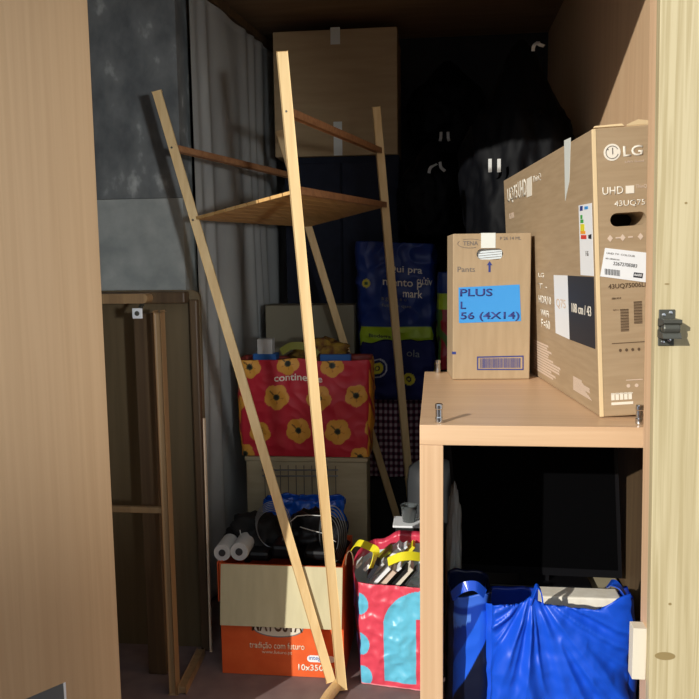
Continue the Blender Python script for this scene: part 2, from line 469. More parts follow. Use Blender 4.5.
endtext('AI', xe(630), zt(192.5), .010, .010, M['ink_grey']); endtext('ThinQ', xe(637.5), zt(190), .024, .009, M['print_pale'])
endtext('43UQ75', xe(617), zt(207), .066, .0145, M['print_w'], .008)
for k, x in enumerate((612, 619, 624, 631, 641)):
    endshape([(xe(x)-.006, zt(237)), (xe(x), zt(240.5)), (xe(x)+.006, zt(237)), (xe(x), zt(233.5))] if k % 2 == 0 else rect(.010, .003, xe(x)-.004, zt(237.5)), M['print_pale'], 'packing_mark')
lb = endshape([(xe(601.5), zt(274)), (xe(607), zt(246)), (xe(660), zt(256)), (xe(660), zt(286))], M['white'], 'shipping_label', .0009, lab='white shipping label stuck at a slant')
sl = (zt(256)-zt(246))/(xe(660)-xe(607)); LX = V((1, 0, sl)).normalized(); LZ = V((-sl, 0, 1)).normalized()
def lbt(s, px, py, w, h, m=M['ink'], bold=0):
    obj('label_print', text_bm(s, (xe(px), -.0014, zt(py)), LX, LZ, w, h, bold), m, lb, True)
lbt('UHD TV  COLOUR', 608, 252, .062, .004, M['ink_grey']); lbt('REF. ORDER NO', 607, 257, .03, .003, M['ink_grey'])
lbt('2267270E083', 614, 263.5, .052, .0075)
obj('label_print', text_bm('6600', (xe(634), -.0019, zt(275.8)), LX, LZ, .016, .006, .01), M['white'], lb, True)
bb = B()
for k in range(16):
    x = xe(606)+.0021*k; z = zt(272.5)+sl*(x-xe(606))
    prism(bb, rect([.0009, .0014, .0006][k % 3], .013, x, z), (0, -.0012, 0), EX, EZ, .0005)
obj('barcode', bb, M['ink'], lb, True)
b = B(); prism(b, rect(.020, .011), (xe(633), -.0013, zt(277)), LX, LZ, .0005); obj('label_stamp', b, M['ink'], lb, True)
endtext('43UQ75006LF', xe(609), zt(288), .085, .012, M['ink_brown'], .01)
endtext('SERIAL NO 43', xe(612), zt(298), .020, .004, M['ink_brown'])
endtext('S/N 206', xe(613), zt(309.5), .026, .003, M['ink_brown'])
bb = B()
for (xx, zz) in ((620, 331), (633, 324)):
    for k in range(24): prism(bb, rect(.018, [.0011, .0018, .0008][k % 3], xe(xx), zt(zz)+k*.0021), (0, -.0003, 0), EX, EZ, .0005)
obj('printed_barcode', bb, M['ink_brown'], tv, True)
endshape(rect(.08, .0015, xe(611), zt(343)), M['ink_brown'], 'printed_line')
for k in range(4): endshape(ellipse(.006, .007, xe(619+k*6), zt(350)), M['ink_brown'], 'printed_symbol')
endshape(rect(.036, .0018, xe(624), zt(381.5)), M['print_pale'], 'printed_line')
for x in (626, 634): 
    endshape(ellipse(.008, .008, xe(x), zt(387)), M['print_pale'], 'printed_symbol')
b = B(); z0 = zt(407)
for k in range(5): prism(b, rect(.0075, .016, xe(609)+.0095*k, zt(401)), (0, -.0003, 0), EX, EZ, .0005)
prism(b, rect(.048, .002, xe(609), zt(395)), (0, -.0003, 0), EX, EZ, .0005); prism(b, rect(.048, .006, xe(609), zt(406)), (0, -.0003, 0), EX, EZ, .0005)
obj('handling_panel', b, M['print_w'], tv, True)
# long left face: u runs from the far end (0) to the near end (L)
FO = V((0, L, 0)); FX = V((0, -1, 0)); 
def onface(px, py):
    """photo point on the long face, given as (u, z) of that face"""
    nL = TVM @ V((-1, 0, 0))
    r = ray(px, py); t = (N0-CAM).dot(nL)/r.dot(nL); p = TVM.transposed() @ (CAM+r*t-N0)
    return (L-p.y, p.z)
def facequad(pp, m, nm, th=.0008, lab=None, parent=None, off=.0003):
    b = B(); prism(b, [onface(*p) for p in pp], FO+V((-off, 0, 0)), FX, Z1, th); return obj(nm, b, m, parent or tv, True, label=lab)
def facetext(s, px, py, px2, py2, m, bold=0, parent=None, off=.0004):
    """from lower left photo point to upper right photo point"""
    a = onface(px, py); c = onface(px2, py2)
    obj('lettering', text_bm(s, FO+FX*a[0]+Z1*a[1]+V((-off, 0, 0)), FX, Z1, c[0]-a[0], c[1]-a[1], bold), m, parent or tv, True)
facetext('UQ75', 508, 205, 517, 184, M['print_w'], .02); facetext('UHD', 518.5, 199, 526, 178, M['print_w'], .02)
facequad([(527, 197.5), (532, 195.5), (532, 176), (527, 179)], M['print_w'], 'ai_square')
facetext('ThinQ', 533, 184, 541, 172.5, M['print_w'], .01); facetext('4K HDR', 509.5, 219, 514, 212, M['print_pale'])
facequad([(564.5, 140.5), (571, 137.5), (569.5, 182), (565.5, 201)], M['tape'], 'tape')
el = facequad([(579, 205.5), (592, 203), (594, 276), (581, 275)], M['white'], 'energy_label', lab='white energy label with coloured bars')
for (pp, m) in (([(580.5, 211), (583.2, 210.5), (583.2, 205.8), (580.5, 206.2)], 'ink_navy'), ([(585, 209.5), (588.5, 209), (588.5, 206), (585, 206.5)], 'skyblue'),
                ([(581, 219), (583, 219), (583, 215), (581, 215)], 'green'), ([(581, 223), (584, 223), (584, 219.5), (581, 219.5)], 'green'), ([(581, 231), (585, 231), (585, 224), (581, 224)], 'yellow'),
                ([(581, 234), (586, 234), (586, 231), (581, 231)], 'orange'), ([(581.5, 239), (587, 239), (587, 235), (581.5, 235)], 'red'), ([(589, 238.5), (592, 239), (592, 234), (589, 235)], 'ink')):
    facequad(pp, M[m], 'label_bar', .0004, None, el, .0012)
facetext('F 65', 586.5, 256, 589, 251, M['ink_grey'], 0, el, .0013)
facequad([(554, 275), (568, 275.5), (570, 339.5), (556, 333)], M['white'], 'white_panel', lab='white half of the printed size panel')
bp = facequad([(568, 275.5), (594, 277), (595.5, 349), (570, 339.5)], M['ink'], 'black_panel', lab='black half of the printed size panel')
facetext('108 cm / 43', 572.5, 312, 591.5, 306.5, M['print_w'], .0, bp, .0013)
facetext('Q75', 557, 308, 566, 300, M['print_pale'], 0, tv, .0013)
for k, (x, y, x2, y2, s) in enumerate(((538.5, 277, 544, 273, 'LG'), (538.5, 288, 547, 284, 'T -'), (539, 302.5, 551, 297, 'HDR10'), (541, 315.5, 549, 311, 'WiFi'), (541.5, 327, 550, 321, 'F=60'))):
    facetext(s, x, y, x2, y2, M['print_w'], .02)
b = B()
random.seed(4)
for (x0, x1, ya, yb) in ((534, 560, 341, 382), (573.5, 590, 377, 396)):
    n = 12
    for k in range(n):
        t = k/n; xx0 = x0; yy = ya+(yb-ya)*t*.72
        ln = (x1-x0)*(.45+.5*random.random())*(1 if k < 9 else .9)
        slp = .62
        a1 = onface(xx0, yy); 
        a2 = onface(min(x1+2, xx0+ln+t*6), yy+(ln)*slp)
        z = a1[1]; hgt = (.0052 if x0 < 550 else .0024)
        prism(b, [(a1[0], z), (a2[0], z), (a2[0]-.006, z+hgt), (a1[0], z+hgt)], FO+V((-.0003, 0, 0)), FX, Z1, .0005)
obj('speed_line_print', b, M['print_pale'], tv, True)

# ================================================================== PANTS CARTON
tl = V((.052, 2.275, SZ+.001)); trr = V((.292, 2.295, SZ+.001)); ta = math.atan2(trr.y-tl.y, trr.x-tl.x); TW = .228; TD = .165; TH = .430
tn = empty('carton_box', 'upright brown carton with a bright blue PLUS L panel on its front', 'cardboard box', tl, ta)
bm = B(); box(bm, (0, 0, 0), (TW, TD, TH), .003)
tbody = obj('carton_body', bm, M['card'], tn, True)
def tpt(px, py):
    n = V((sin(ta), -cos(ta), 0)); d = V((cos(ta), sin(ta), 0)); r = ray(px, py); t = (tl-CAM).dot(n)/r.dot(n); p = CAM+r*t-tl
    return (p.dot(d), p.z)
hc = tpt(490, 254)
hole = B(); prism(hole, stadium(.078, .032, hc[0], hc[1]), (0, -.01, 0), X1, Z1, -.06); bmesh.ops.recalc_face_normals(hole, faces=hole.faces); cutbox(tbody, hole)
pl = B()
for k in range(5):
    z = hc[1]-.014+k*.007
    beam(pl, (hc[0]-.036, .006+.002*k, z-.002), (hc[0]+.036, .012, z+.004), .006, .004, bev=.001)
obj('plastic_pack', pl, M['lining'], tbody, True)
def tq(pp, m, nm, th=.0008, off=.0003, lab=None, parent=None):
    b = B(); prism(b, [tpt(*p) for p in pp], (0, -off, 0), X1, Z1, th); return obj(nm, b, m, parent or tn, True, label=lab)
def tt(s, x, y, x2, y2, m, bold=0, parent=None, off=.0004):
    a = tpt(x, y); c = tpt(x2, y2)
    obj('lettering', text_bm(s, (a[0], -off, a[1]), X1, Z1, c[0]-a[0], c[1]-a[1], bold), m, parent or tn, True)
bl = tq([(459, 323), (521, 321), (519.5, 284.5), (458.5, 287.5)], M['skyblue'], 'blue_panel', lab='bright blue panel reading PLUS L 56 (4X14)')
tt('PLUS', 460, 296.5, 492.5, 288.5, M['ink_navy'], .02, bl, .0013); tt('L', 460.5, 309, 466, 301.5, M['ink_navy'], .02, bl, .0013)
tt('56 (4X14)', 460.5, 321.5, 519.5, 311.5, M['ink_navy'], .02, bl, .0013)
tt('TENA', 463, 245.5, 478, 241, M['ink_grey'], 0); tt('Pants', 457.5, 272, 475, 266.5, M['ink_grey'], 0)
tt('P 26 14 ML', 500, 240, 521, 236.5, M['ink_grey'], 0)
b = B(); cxp = tpt(470, 243.5)
arc = [V((cxp[0]+.036*cos(a), -.0006, cxp[1]+.013*sin(a))) for a in [radians(150+210*k/24) for k in range(18)]]
tube(b, arc, .0007, 5); arc = [V((cxp[0]+.040*cos(a), -.0006, cxp[1]+.013*sin(a))) for a in [radians(40+80*k/12) for k in range(13)]]; tube(b, arc, .0006, 5)
obj('oval_mark', b, M['ink_grey'], tn, True)
a_ = tpt(489.5, 268)
b = B(); prism(b, [(a_[0]-.003, a_[1]-.012), (a_[0]+.003, a_[1]-.012), (a_[0]+.003, a_[1]+.008), (a_[0]+.008, a_[1]+.008), (a_[0], a_[1]+.020), (a_[0]-.008, a_[1]+.008), (a_[0]-.003, a_[1]+.008)], (0, -.0003, 0), X1, Z1, .0006)
obj('arrow_print', b, M['ink_navy'], tn, True)
z1 = tpt(488, 248)[1]
b = B(); box(b, (tpt(481, 240)[0], -.0012, z1), (tpt(495.5, 240)[0], 0, TH)); box(b, (tpt(481, 240)[0], -.0012, TH), (tpt(495.5, 240)[0], TD, TH+.0012)); obj('tape', b, M['tape'], tn, True)
bc = tq([(477, 370), (523.5, 370), (523.5, 355.5), (477, 356.5)], M['ink_navy'], 'barcode_frame')
tq([(478.2, 368.8), (522.3, 368.8), (522.3, 356.8), (478.2, 357.8)], M['card'], 'barcode_ground', .0004, .0012, None, bc)
b = B(); u0 = tpt(480, 368); u1 = tpt(521, 358)
x = u0[0]; random.seed(2)
while x < u1[0]-.002:
    w = random.choice((.0008, .0014, .0022)); prism(b, rect(w, u1[1]-u0[1], x, u0[1]), (0, -.0017, 0), X1, Z1, .0004); x += w+random.choice((.0010, .0016))
obj('barcode', b, M['ink_navy'], bc, True)
b = B(); zz = tpt(452, 353)[1]; box(b, (-.0008, -.0006, zz-.004), (.010, .012, zz+.004)); obj('corner_print', b, M['ink_navy'], tn, True)

# ================================================================== LATCH AND BLOCK ON THE DOOR FRAME
c = aty(666.0, 327.5, 1.445)
rc = empty('roller_catch', 'small dark steel roller catch screwed to the pine door frame', 'door catch', (c.x, 1.4435, c.z-.032))
obj('plate', bx((c.x-.014, 1.4412, c.z-.033), (c.x+.014, 1.4448, c.z+.033), .001), M['steel'], rc)
b = B(); lathe(b, [(.001, -.0145), (.010, -.014), (.011, -.012), (.011, .012), (.010, .014), (.001, .0145)], (c.x, 1.418, c.z+.001), 20, 'x'); obj('roller', b, M['steel'], rc, smooth=False)
for s in (-1, 1):
    b = B(); prism(b, [(-.036, -.002), (-.030, -.006*s), (0, -.010*s), (0, .004*s), (-.036, .004*s)], (c.x-.016, 1.4412, c.z+s*.013), Y1, Z1, .032); obj('bracket', b, M['steel'], rc)
for (dx, dz) in ((.006, .027), (-.006, .023), (-.006, -.026), (.005, -.022)):
    b = B(); lathe(b, [(.0001, -.0018), (.0035, -.0006), (.0035, .0)], (c.x+dx, 1.4411, c.z+dz), 12, 'y'); obj('screw', b, M['chrome'], rc)
p0 = aty(634.5, 680, 1.47); p1 = aty(634.5, 629, 1.47)
xb = px0+.002+.015*(1.85-(p0.z+p1.z)/2)
o = obj('wood_block', bx((xb-.026, 1.472, p0.z), (xb-.0002, 1.503, p1.z), .001), M['offwhite'])
tag(o, 'little whitish wood block fixed low on the inner door jamb', 'wood block')

# ================================================================== V SHAPED WOODEN STAND
P1 = V((-.322, 2.372, .018)); P2 = aty(413, 563, 3.36); P2.z = max(P2.z, .015)
A = aty(157, 92, 2.58); Bt = aty(282, 52, 2.20); Ct = aty(376, 107, 3.06); Dt = aty(279, 131, 3.17)
fA = P1+V((-.022, .0, .0)); fB = P1+V((.018, -.004, -.012)); fC = P2+V((.016, 0, 0)); fD = P2+V((-.016, .01, .01))
st = empty('wooden_stand', 'tall light wooden stand with splayed legs and slatted shelf leaning open', 'stand', (P1.x, P1.y, 0))
lw, ld = .031, .020
def leg(top, foot):
    b = B(); beam(b, foot, top, lw, ld, V((.25, -1, 0))); return obj('leg', b, M['leg'], st)
lA = leg(A, fA+V((0, .012, 0))); lB = leg(Bt, fB+V((0, -.012, .004))); lC = leg(Ct, fC+V((0, -.012, 0))); lD = leg(Dt, fD+V((0, .012, 0)))
def on(t, f, k): return t+(f-t)*k
def aty_(t, f, y):                              # share of the leg at which it passes photo row y
    a, b_ = 0, 1
    for _ in range(40):
        m = (a+b_)/2
        if proj(on(t, f, m))[1] < y: a = m
        else: b_ = m
    return a
kA, kB, kC, kD = aty_(A, fA, 148), aty_(Bt, fB, 112), aty_(Ct, fC, 151), aty_(Dt, fD, 176)
sA, sB, sC, sD = aty_(A, fA, 220), aty_(Bt, fB, 193), aty_(Ct, fC, 207), aty_(Dt, fD, 227)
def rod(p, q, w=.028, d=.018, m='leg_dark', nm='crossbar'):
    b = B(); beam(b, p, q, w, d, V((0, 0, 1))); return obj(nm, b, M[m], st)
rod(on(A, fA, kA), on(Dt, fD, kD), .022); rod(on(Bt, fB, kB), on(Ct, fC, kC), .022)
# slatted shelf between the four legs
SA, SB, SC, SD = on(A, fA, sA), on(Bt, fB, sB), on(Ct, fC, sC), on(Dt, fD, sD)
sl_ = B(); n = 9
nrm = (SB-SA).cross(SD-SA).normalized(); 
if nrm.z < 0: nrm = -nrm
for k in range(n):
    t0 = (k+.02)/n; t1 = (k+.95)/n
    a, b_, c_, d_ = SA.lerp(SB, t0), SA.lerp(SB, t1), SD.lerp(SC, t1), SD.lerp(SC, t0)
    lo = [sl_.verts.new(p) for p in (a, b_, c_, d_)]; hi = [sl_.verts.new(p+nrm*.010) for p in (a, b_, c_, d_)]
    sl_.faces.new(lo); sl_.faces.new(hi[::-1])
    for i in range(4): j = (i+1) % 4; sl_.faces.new((lo[i], hi[i], hi[j], lo[j]))
obj('slatted_shelf', sl_, M['slat'], st)
rod(SB+nrm*.008, SC+nrm*.008, .024, .018, 'leg_dark', 'shelf_rail')
b = B(); tube(b, [(-.352, 2.235, .019), (-.338, 2.30, .019), (-.318, 2.365, .019)], .018, 14); obj('foot_dowel', b, M['leg'], st, smooth=False)
for (t_, f_, k) in ((Bt, fB, kB), (Bt, fB, sB), (A, fA, kA), (A, fA, sA)):
    p = on(t_, f_, k)+V((-.0025, -.0112, 0)); b = B(); lathe(b, [(.0001, -.002), (.0035, -.001), (.0035, .004)], p, 10, 'y'); obj('screw', b, M['steel'], st)

# ================================================================== ORANGE BOX AND ITS CONTENT
OY = 2.43
ol = V((-.728, OY, 0)); orr = V((-.305, OY, 0)); OH = aty(270, 565, OY).z
ob = empty('orange_box', 'open orange printed carton with a beige front flap folded down', 'cardboard box', ((ol.x+orr.x)/2, OY+.15, 0))
t_ = .005
obj('front_wall', bx((ol.x, OY, .001), (orr.x, OY+t_, OH), .001), M['orangebox'], ob)
obj('back_wall', bx((ol.x, OY+.30, .001), (orr.x, OY+.30+t_, OH), .001), M['orangebox'], ob)
for x in (ol.x, orr.x-t_): obj('side_wall', bx((x, OY+t_+.0005, .001), (x+t_, OY+.2995, OH), .001), M['orangebox'], ob)
obj('bottom', bx((ol.x+.006, OY+.006, .001), (orr.x-.006, OY+.299, .006)), M['card_dim'], ob)
zf = aty(270, 626, OY-.015).z
b = B(); prism(b, [(0, 0), (orr.x-ol.x-.008, 0), (orr.x-ol.x-.004, 1), (.004, 1)], (ol.x+.004, OY-.020, zf), X1, V((0, .018, OH-zf)), .004)
obj('front_flap', b, M['card_beige'], ob, label='plain beige flap folded down over the front')
b = B(); prism(b, [(0, 0), (.27, .02), (.27, .13), (0, .14)], (ol.x-.010, OY+.01, OH-.14), Y1, Z1, .004); obj('side_flap', b, M['orangebox'], ob)
def oqt(x, y): p = aty(x, y, OY); return (p.x, p.z)
ov = B(); pc = oqt(278, 628); prism(ov, ellipse(.175, .066, pc[0], pc[1]), (0, OY-.0004, 0), X1, Z1, .0006); ovo = obj('oval_logo', ov, M['grey'], ob, label='grey oval logo half hidden by the flap')
ov = B(); prism(ov, ellipse(.165, .058, pc[0], pc[1]), (0, OY-.0011, 0), X1, Z1, .0003); obj('oval_ground', ov, M['offwhite'], ovo)
def ot(s, x, y, x2, y2, m, bold=0, off=.0005):
    a = oqt(x, y); c_ = oqt(x2, y2); obj('lettering', text_bm(s, (a[0], OY-off, a[1]), X1, Z1, c_[0]-a[0], c_[1]-a[1], bold), m, ob)
ot('MATOSTA', 252, 630.5, 302, 618, M['ink_brown'], .02, .0016)
ot('tradição com futuro', 249.5, 649, 304.5, 643.5, M['cream'], .01); ot('www.futuro.pt', 262, 654, 292, 651.2, M['cream'])
pc = oqt(321, 659); pb = B(); prism(pb, stadium(.095, .024, pc[0], pc[1]), (0, OY-.0004, 0), X1, Z1, .0005); obj('pill_mark', pb, M['white'], ob)
ot('integral', 309, 661, 327, 656, M['blueprint'], 0, .0011)
ot('10x350g e', 298.5, 672, 334, 665.5, M['print_w'], .02)

# contents of the orange box
def roll(px, py, r, lab):
    p = aty(px, py, OY+.03); t = empty('paper_roll', lab, 'paper roll', (p.x, OY+.1, p.z-r), group='white rolls in the orange box')
    b = B(); lathe(b, [(r*.45, -.068), (r*.95, -.07), (r, -.066), (r, .036), (r*.95, .04), (r*.45, .04)], (p.x, OY+.1, p.z), 24, 'y'); obj('roll', b, M['paper'], t, smooth=False)
    b = B(); lathe(b, [(r*.40, -.0715), (r*.40, .0)], (p.x, OY+.1, p.z), 14, 'y'); obj('core', b, M['dgrey'], t)
roll(222, 553, .030, 'white paper roll leaning at the far left in the orange box'); roll(239, 552, .032, 'white paper roll with dark core, right one of two in the orange box')
random.seed(7)
def case(px, py, w, h, lab, nm='black_case', Y=OY+.05, m='black', d=.12):
    p = aty(px, py, Y); o = obj(nm, bx((p.x-w/2, Y, p.z-h/2), (p.x+w/2, Y+d, p.z+h/2), .012), M[m]); o2 = o; tag(o, lab, 'case'); return o
case(258, 557, .075, .035, 'small glossy black case beside the white rolls in the orange box')
case(283, 553, .085, .05, 'glossy black device in the middle of the orange box', 'black_device')
case(318, 556, .10, .035, 'flat black case at the right edge of the orange box')
fb = aty(255, 535, OY+.16)
o = blob('black_cloth', (fb.x, OY+.19, fb.z-.02), (.10, .07, .085), M['blackmatte'], amp=.5, sc=3, seed=3, sub=4, knot=False); tag(o, 'crumpled black cloth behind the white rolls in the orange box', 'cloth')
fb = aty(296, 535, OY+.16)
o = blob('black_bag', (fb.x+.06, OY+.20, fb.z-.03), (.11, .07, .10), M['black'], amp=.4, sc=3, seed=13, sub=4, knot=False); tag(o, 'black plastic bag behind the cables in the orange box', 'bag')
# blue plastic bundle behind
p = aty(303, 507, OY+.36)
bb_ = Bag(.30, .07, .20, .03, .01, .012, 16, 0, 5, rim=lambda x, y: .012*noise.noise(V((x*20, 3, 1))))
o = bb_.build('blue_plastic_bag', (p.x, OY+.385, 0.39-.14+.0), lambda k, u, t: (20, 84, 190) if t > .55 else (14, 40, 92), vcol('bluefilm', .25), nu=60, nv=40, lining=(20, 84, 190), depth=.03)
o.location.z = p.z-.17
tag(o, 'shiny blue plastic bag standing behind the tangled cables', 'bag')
ZB = o.location.z
o = obj('storage_crate', bx((p.x-.19, OY+.315, 0), (p.x+.17, OY+.46, ZB-.002), .004), M['dgrey']); tag(o, 'dark grey crate under the shiny blue plastic bag', 'crate')
# cable coils
coil = empty('cable_coil', 'coil of thin pale grey wire standing up in the orange box', 'cable', (0, 0, 0))
cc = aty(272, 527, OY+.12); coil.location = (cc.x, cc.y, cc.z-.09)
for k in range(6):
    b = B(); r_ = .066+.004*k
    tube(b, [cc+V((r_*cos(a)*.75, .008*k-.02+.006*sin(2*a), r_*sin(a))) for a in [2*pi*i/40+.4 for i in range(40)]], .0014, 6, closed=True); obj('wire_loop', b, M['wire'], coil, smooth=True)
coil2 = empty('cable_coil', 'coil of dark cable looped at the right side of the orange box', 'cable', (0, 0, 0))
cc = aty(330, 535, OY+.12); coil2.location = (cc.x, cc.y, cc.z-.09)
for k in range(5):
    b = B(); r_ = .06+.007*k
    tube(b, [cc+V((r_*cos(a)*.55+.002*k, .008*k-.02, r_*sin(a)*1.15)) for a in [2*pi*i/40 for i in range(40)]], .0022, 6, closed=True); obj('wire_loop', b, M['dgrey'], coil2, smooth=True)
for (pp, lab) in ((((290, 522), (297, 516), (308, 515), (325, 516)), 'thin white cable arching over the black bag'), (((300, 527), (310, 530), (322, 533), (336, 542)), 'white cable end running down right over the black bag'),
                  (((240, 530), (241, 537), (247, 542), (252, 544)), 'short bent white cable above the paper rolls')):
    ps = [aty(x, y, OY+.10) for x, y in pp]; q = []
    for i in range(len(ps)-1):
        for k in range(6): q.append(ps[i].lerp(ps[i+1], k/6))
    q.append(ps[-1]); b = B(); tube(b, q, .0016, 6); o = obj('cable', b, M['paper'], smooth=True); tag(o, lab, 'cable')

# ================================================================== PINK BAG
def pink(k, u, t):
    R_, Bl, Pu = (212, 70, 90), (96, 184, 214), (74, 30, 110)
    if k == 0:
        x = u*.235; z = t*.335
        if t < .015: return (240, 150, 160)
        for (cx, cz, r) in ((.000, .265, .036), (.000, .135, .038), (.012, .028, .034)):
            if (x-cx)**2+(z-cz)**2 < r*r: return Bl
        # arched figure
        if .088 < x < .215:
            arch = .20+.125*math.sqrt(max(0, 1-((x-.235)/.148)**2))
            if z > .02 and z < arch:
                if x > .200 and z < .235: return R_
                return Bl
        elif x >= .215 and z > .25 and z < .322: return Bl
        return R_
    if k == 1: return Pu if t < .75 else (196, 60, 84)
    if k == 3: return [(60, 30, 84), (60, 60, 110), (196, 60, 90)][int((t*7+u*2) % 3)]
    return (214, 64, 84)
pz = aty(385, 583, 2.41)
fl_ = V((-.246, 2.405, 0)); fr_ = V((-.030, 2.375, 0)); pa = math.atan2(fr_.y-fl_.y, fr_.x-fl_.x)
pw_ = (fr_-fl_).length; PD = .27
def pcr(x, z):                                  # creases in the stiff woven plastic
    return .0045*(1-3*abs(noise.noise(V((x*9+z*5, z*13-x*3, 4)))))*sstep(0, .05, z)+.003*noise.noise(V((x*45, z*45, 2)))
pbag = Bag(pw_+.005, PD, .355, .012, .006, .0045, 12, .03, 2, rim=lambda x, y: .085*sstep(-.12, .13, y)*(.55+.45*sstep(-.10, -.02, x)), gusset=.045, extra=pcr)
pc_ = (fl_+fr_)/2+V((-sin(pa), cos(pa), 0))*PD/2
pb = empty('shopping_bag', 'pink reusable bag with light blue shapes and yellow strips, filled with magazines', 'bag', (pc_.x, pc_.y, 0))
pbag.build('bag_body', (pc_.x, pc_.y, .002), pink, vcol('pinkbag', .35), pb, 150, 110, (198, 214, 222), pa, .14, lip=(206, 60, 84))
def ribbon(pts, w, up, m, nm, parent, th=.0025):
    """flat strap through pts, w wide along 'up'"""
    pts = [V(p) for p in pts]; q = []
    for i in range(len(pts)-1):
        p0_ = pts[max(0, i-1)]; p1_ = pts[i]; p2_ = pts[i+1]; p3_ = pts[min(len(pts)-1, i+2)]
        for k in range(8):
            t = k/8; q.append(.5*((2*p1_)+(p2_-p0_)*t+(2*p0_-5*p1_+4*p2_-p3_)*t*t+(3*p1_-p0_-3*p2_+p3_)*t*t*t))
    q.append(pts[-1]); bm = B(); up = V(up).normalized(); prev = None; n = len(q)
    for i, p in enumerate(q):
        tg = (q[min(n-1, i+1)]-q[max(0, i-1)]).normalized(); s = (up-tg*up.dot(tg)).normalized(); nn = tg.cross(s)
        r_ = [bm.verts.new(p+s*a*w/2+nn*b_*th/2) for a, b_ in ((-1, -1), (1, -1), (1, 1), (-1, 1))]
        if prev:
            for k in range(4): bm.faces.new((prev[k], prev[(k+1) % 4], r_[(k+1) % 4], r_[k]))
        else: bm.faces.new(r_[::-1])
        prev = r_
    bm.faces.new(prev)
    return obj(nm, bm, m, parent, smooth=False)
def bp_(px, py, Y): return aty(px, py, Y)
ribbon([bp_(352, 549, 2.52), bp_(358, 543, 2.50), bp_(370, 547, 2.47), bp_(376, 552, 2.45), bp_(371, 568, 2.44)], .026, (.5, .6, .6), M['yellow'], 'handle', pb)
ribbon([bp_(388, 562, 2.42), bp_(400, 557, 2.41), bp_(412, 556, 2.42), bp_(425, 558, 2.44)], .030, (0, .7, .7), M['yellow'], 'handle', pb)
b = B(); q = [bp_(345.5+4*(1-cos(a)), 565-14*sin(a), 2.40) for a in [pi*k/14 for k in range(15)]]; tube(b, q, .002, 6); obj('cord_loop', b, M['cream'], pb, smooth=True)
# magazines sticking out
random.seed(11)
cols = ['white', 'dgrey', 'yellow', 'paper', 'ink', 'offwhite', 'lining', 'print_pale', 'white', 'blackmatte', 'paper']
tips = [(361, 561, 'thin grey magazine leaning against the left side of the pink bag', 'paper'), (369, 563, 'thin white-edged magazine left of the bent yellow strip', 'white'),
        (377, 563, 'dark-covered magazine just right of the bent yellow strip', 'ink'), (383, 562, 'grey-edged magazine left of the broad yellow strip', 'paper'),
        (389, 566, 'white magazine in front of the broad yellow strip', 'white'), (394, 569, 'pinkish magazine in front of the broad yellow strip', 'print_pale'), (400, 566, 'second white magazine in front of the broad yellow strip', 'white'),
        (406, 568, 'black magazine low in front of the broad yellow strip', 'blackmatte'), (411, 566, 'off-white magazine under the right end of the yellow strip', 'offwhite'), (416, 569, 'dark magazine at the right edge of the pink bag', 'dgrey'),
        (390, 549, 'olive-covered magazine behind the broad yellow strip', 'olive_cover'), (399, 546, 'white magazine between the yellow strips', 'white'), (406, 545, 'pale blue-white magazine at the back of the pink bag', 'lining'), (413, 545, 'yellow-covered magazine at the back of the pink bag', 'yellow')]
M['olive_cover'] = newmat('olive_cover', (150, 150, 40), .5)
for i, (x, y, lab, mn) in enumerate(tips):
    Yq = (2.43+.0065*i) if y > 555 else (2.535+.012*(i-10))
    p = aty(x, y, Yq+.04); rt = radians(48+random.uniform(-9, 9)); d = V((cos(rt), 0, sin(rt)))
    b = B(); beam(b, p-d*max(.02, min(.15, (p.x+.222)/d.x)), p+d*.006, .006+.003*(i % 3), .05+.01*(i % 3), V((0, 1, 0)), .0006)
    o = obj('magazine', b, M[mn]); tag(o, lab, 'magazine', 'magazines in the pink bag')

# white tray and drinking glass behind the pink bag, dark round bin
p = aty(410, 526, 2.74)
o = obj('black_drum', lathe(B(), [(.001, 0), (.10, 0), (.105, .02), (.108, .52), (.10, .58), (.06, .605), (.001, .61)], (.015-.02, 3.02, 0), 36), M['dgrey'], smooth=True)
tag(o, 'dark grey rounded bin standing between the cabinet and the stand leg', 'bin')
o = obj('cardboard_column', bx((-.145, 2.735, 0), (-.05, 2.83, p.z-.0055), .003), M['blackmatte']); tag(o, 'narrow black box behind the pink bag carrying the white tray', 'box')
o = obj('tray', bx((-.155, 2.73, p.z-.005), (-.04, 2.84, p.z+.003), .002), M['white']); tag(o, 'small white tray behind the pink bag, holding a glass', 'tray')
gp = aty(409, 520, 2.78)
b = B(); lathe(b, [(.001, 0), (.024, 0), (.032, .06), (.034, .062), (.030, .062), (.022, .004), (.001, .004)], (gp.x, 2.785, p.z+.0035), 28); o = obj('drinking_glass', b, M['glass'], smooth=True)
tag(o, 'clear drinking glass on the small white tray', 'glass')

# ================================================================== RED FLOWER BAG ON CARTON
RYf = 2.975
rl = aty(238, 362, RYf); rr_ = aty(369, 458, RYf); rb_z = rr_.z; rw = rr_.x-rl.x; rh = rl.z-rb_z
crt = empty('cardboard_box', 'tall dull brown carton under the red flower bag', 'cardboard box', ((rl.x+rr_.x)/2, 3.05, 0))
obj('carton_body', bx((rl.x+.02, RYf+.005, 0), (rr_.x-.01, RYf+.165, rb_z-.02), .004), M['card_dim'], crt)
obj('lid', bx((rl.x+.015, RYf+.0, rb_z-.0195), (rr_.x-.005, RYf+.17, rb_z-.002), .003), M['card_dim'], crt)
flowers = [(.10, .93, .075), (.39, .95, .075), (.72, .95, .078), (.30, .62, .085), (.62, .62, .085), (.90, .64, .075), (.16, .25, .075), (.46, .27, .085), (.76, .27, .088), (.03, .02, .07), (.93, .0, .07), (-.02, .55, .06), (1.03, .3, .06), (.45, -.06, .04)]
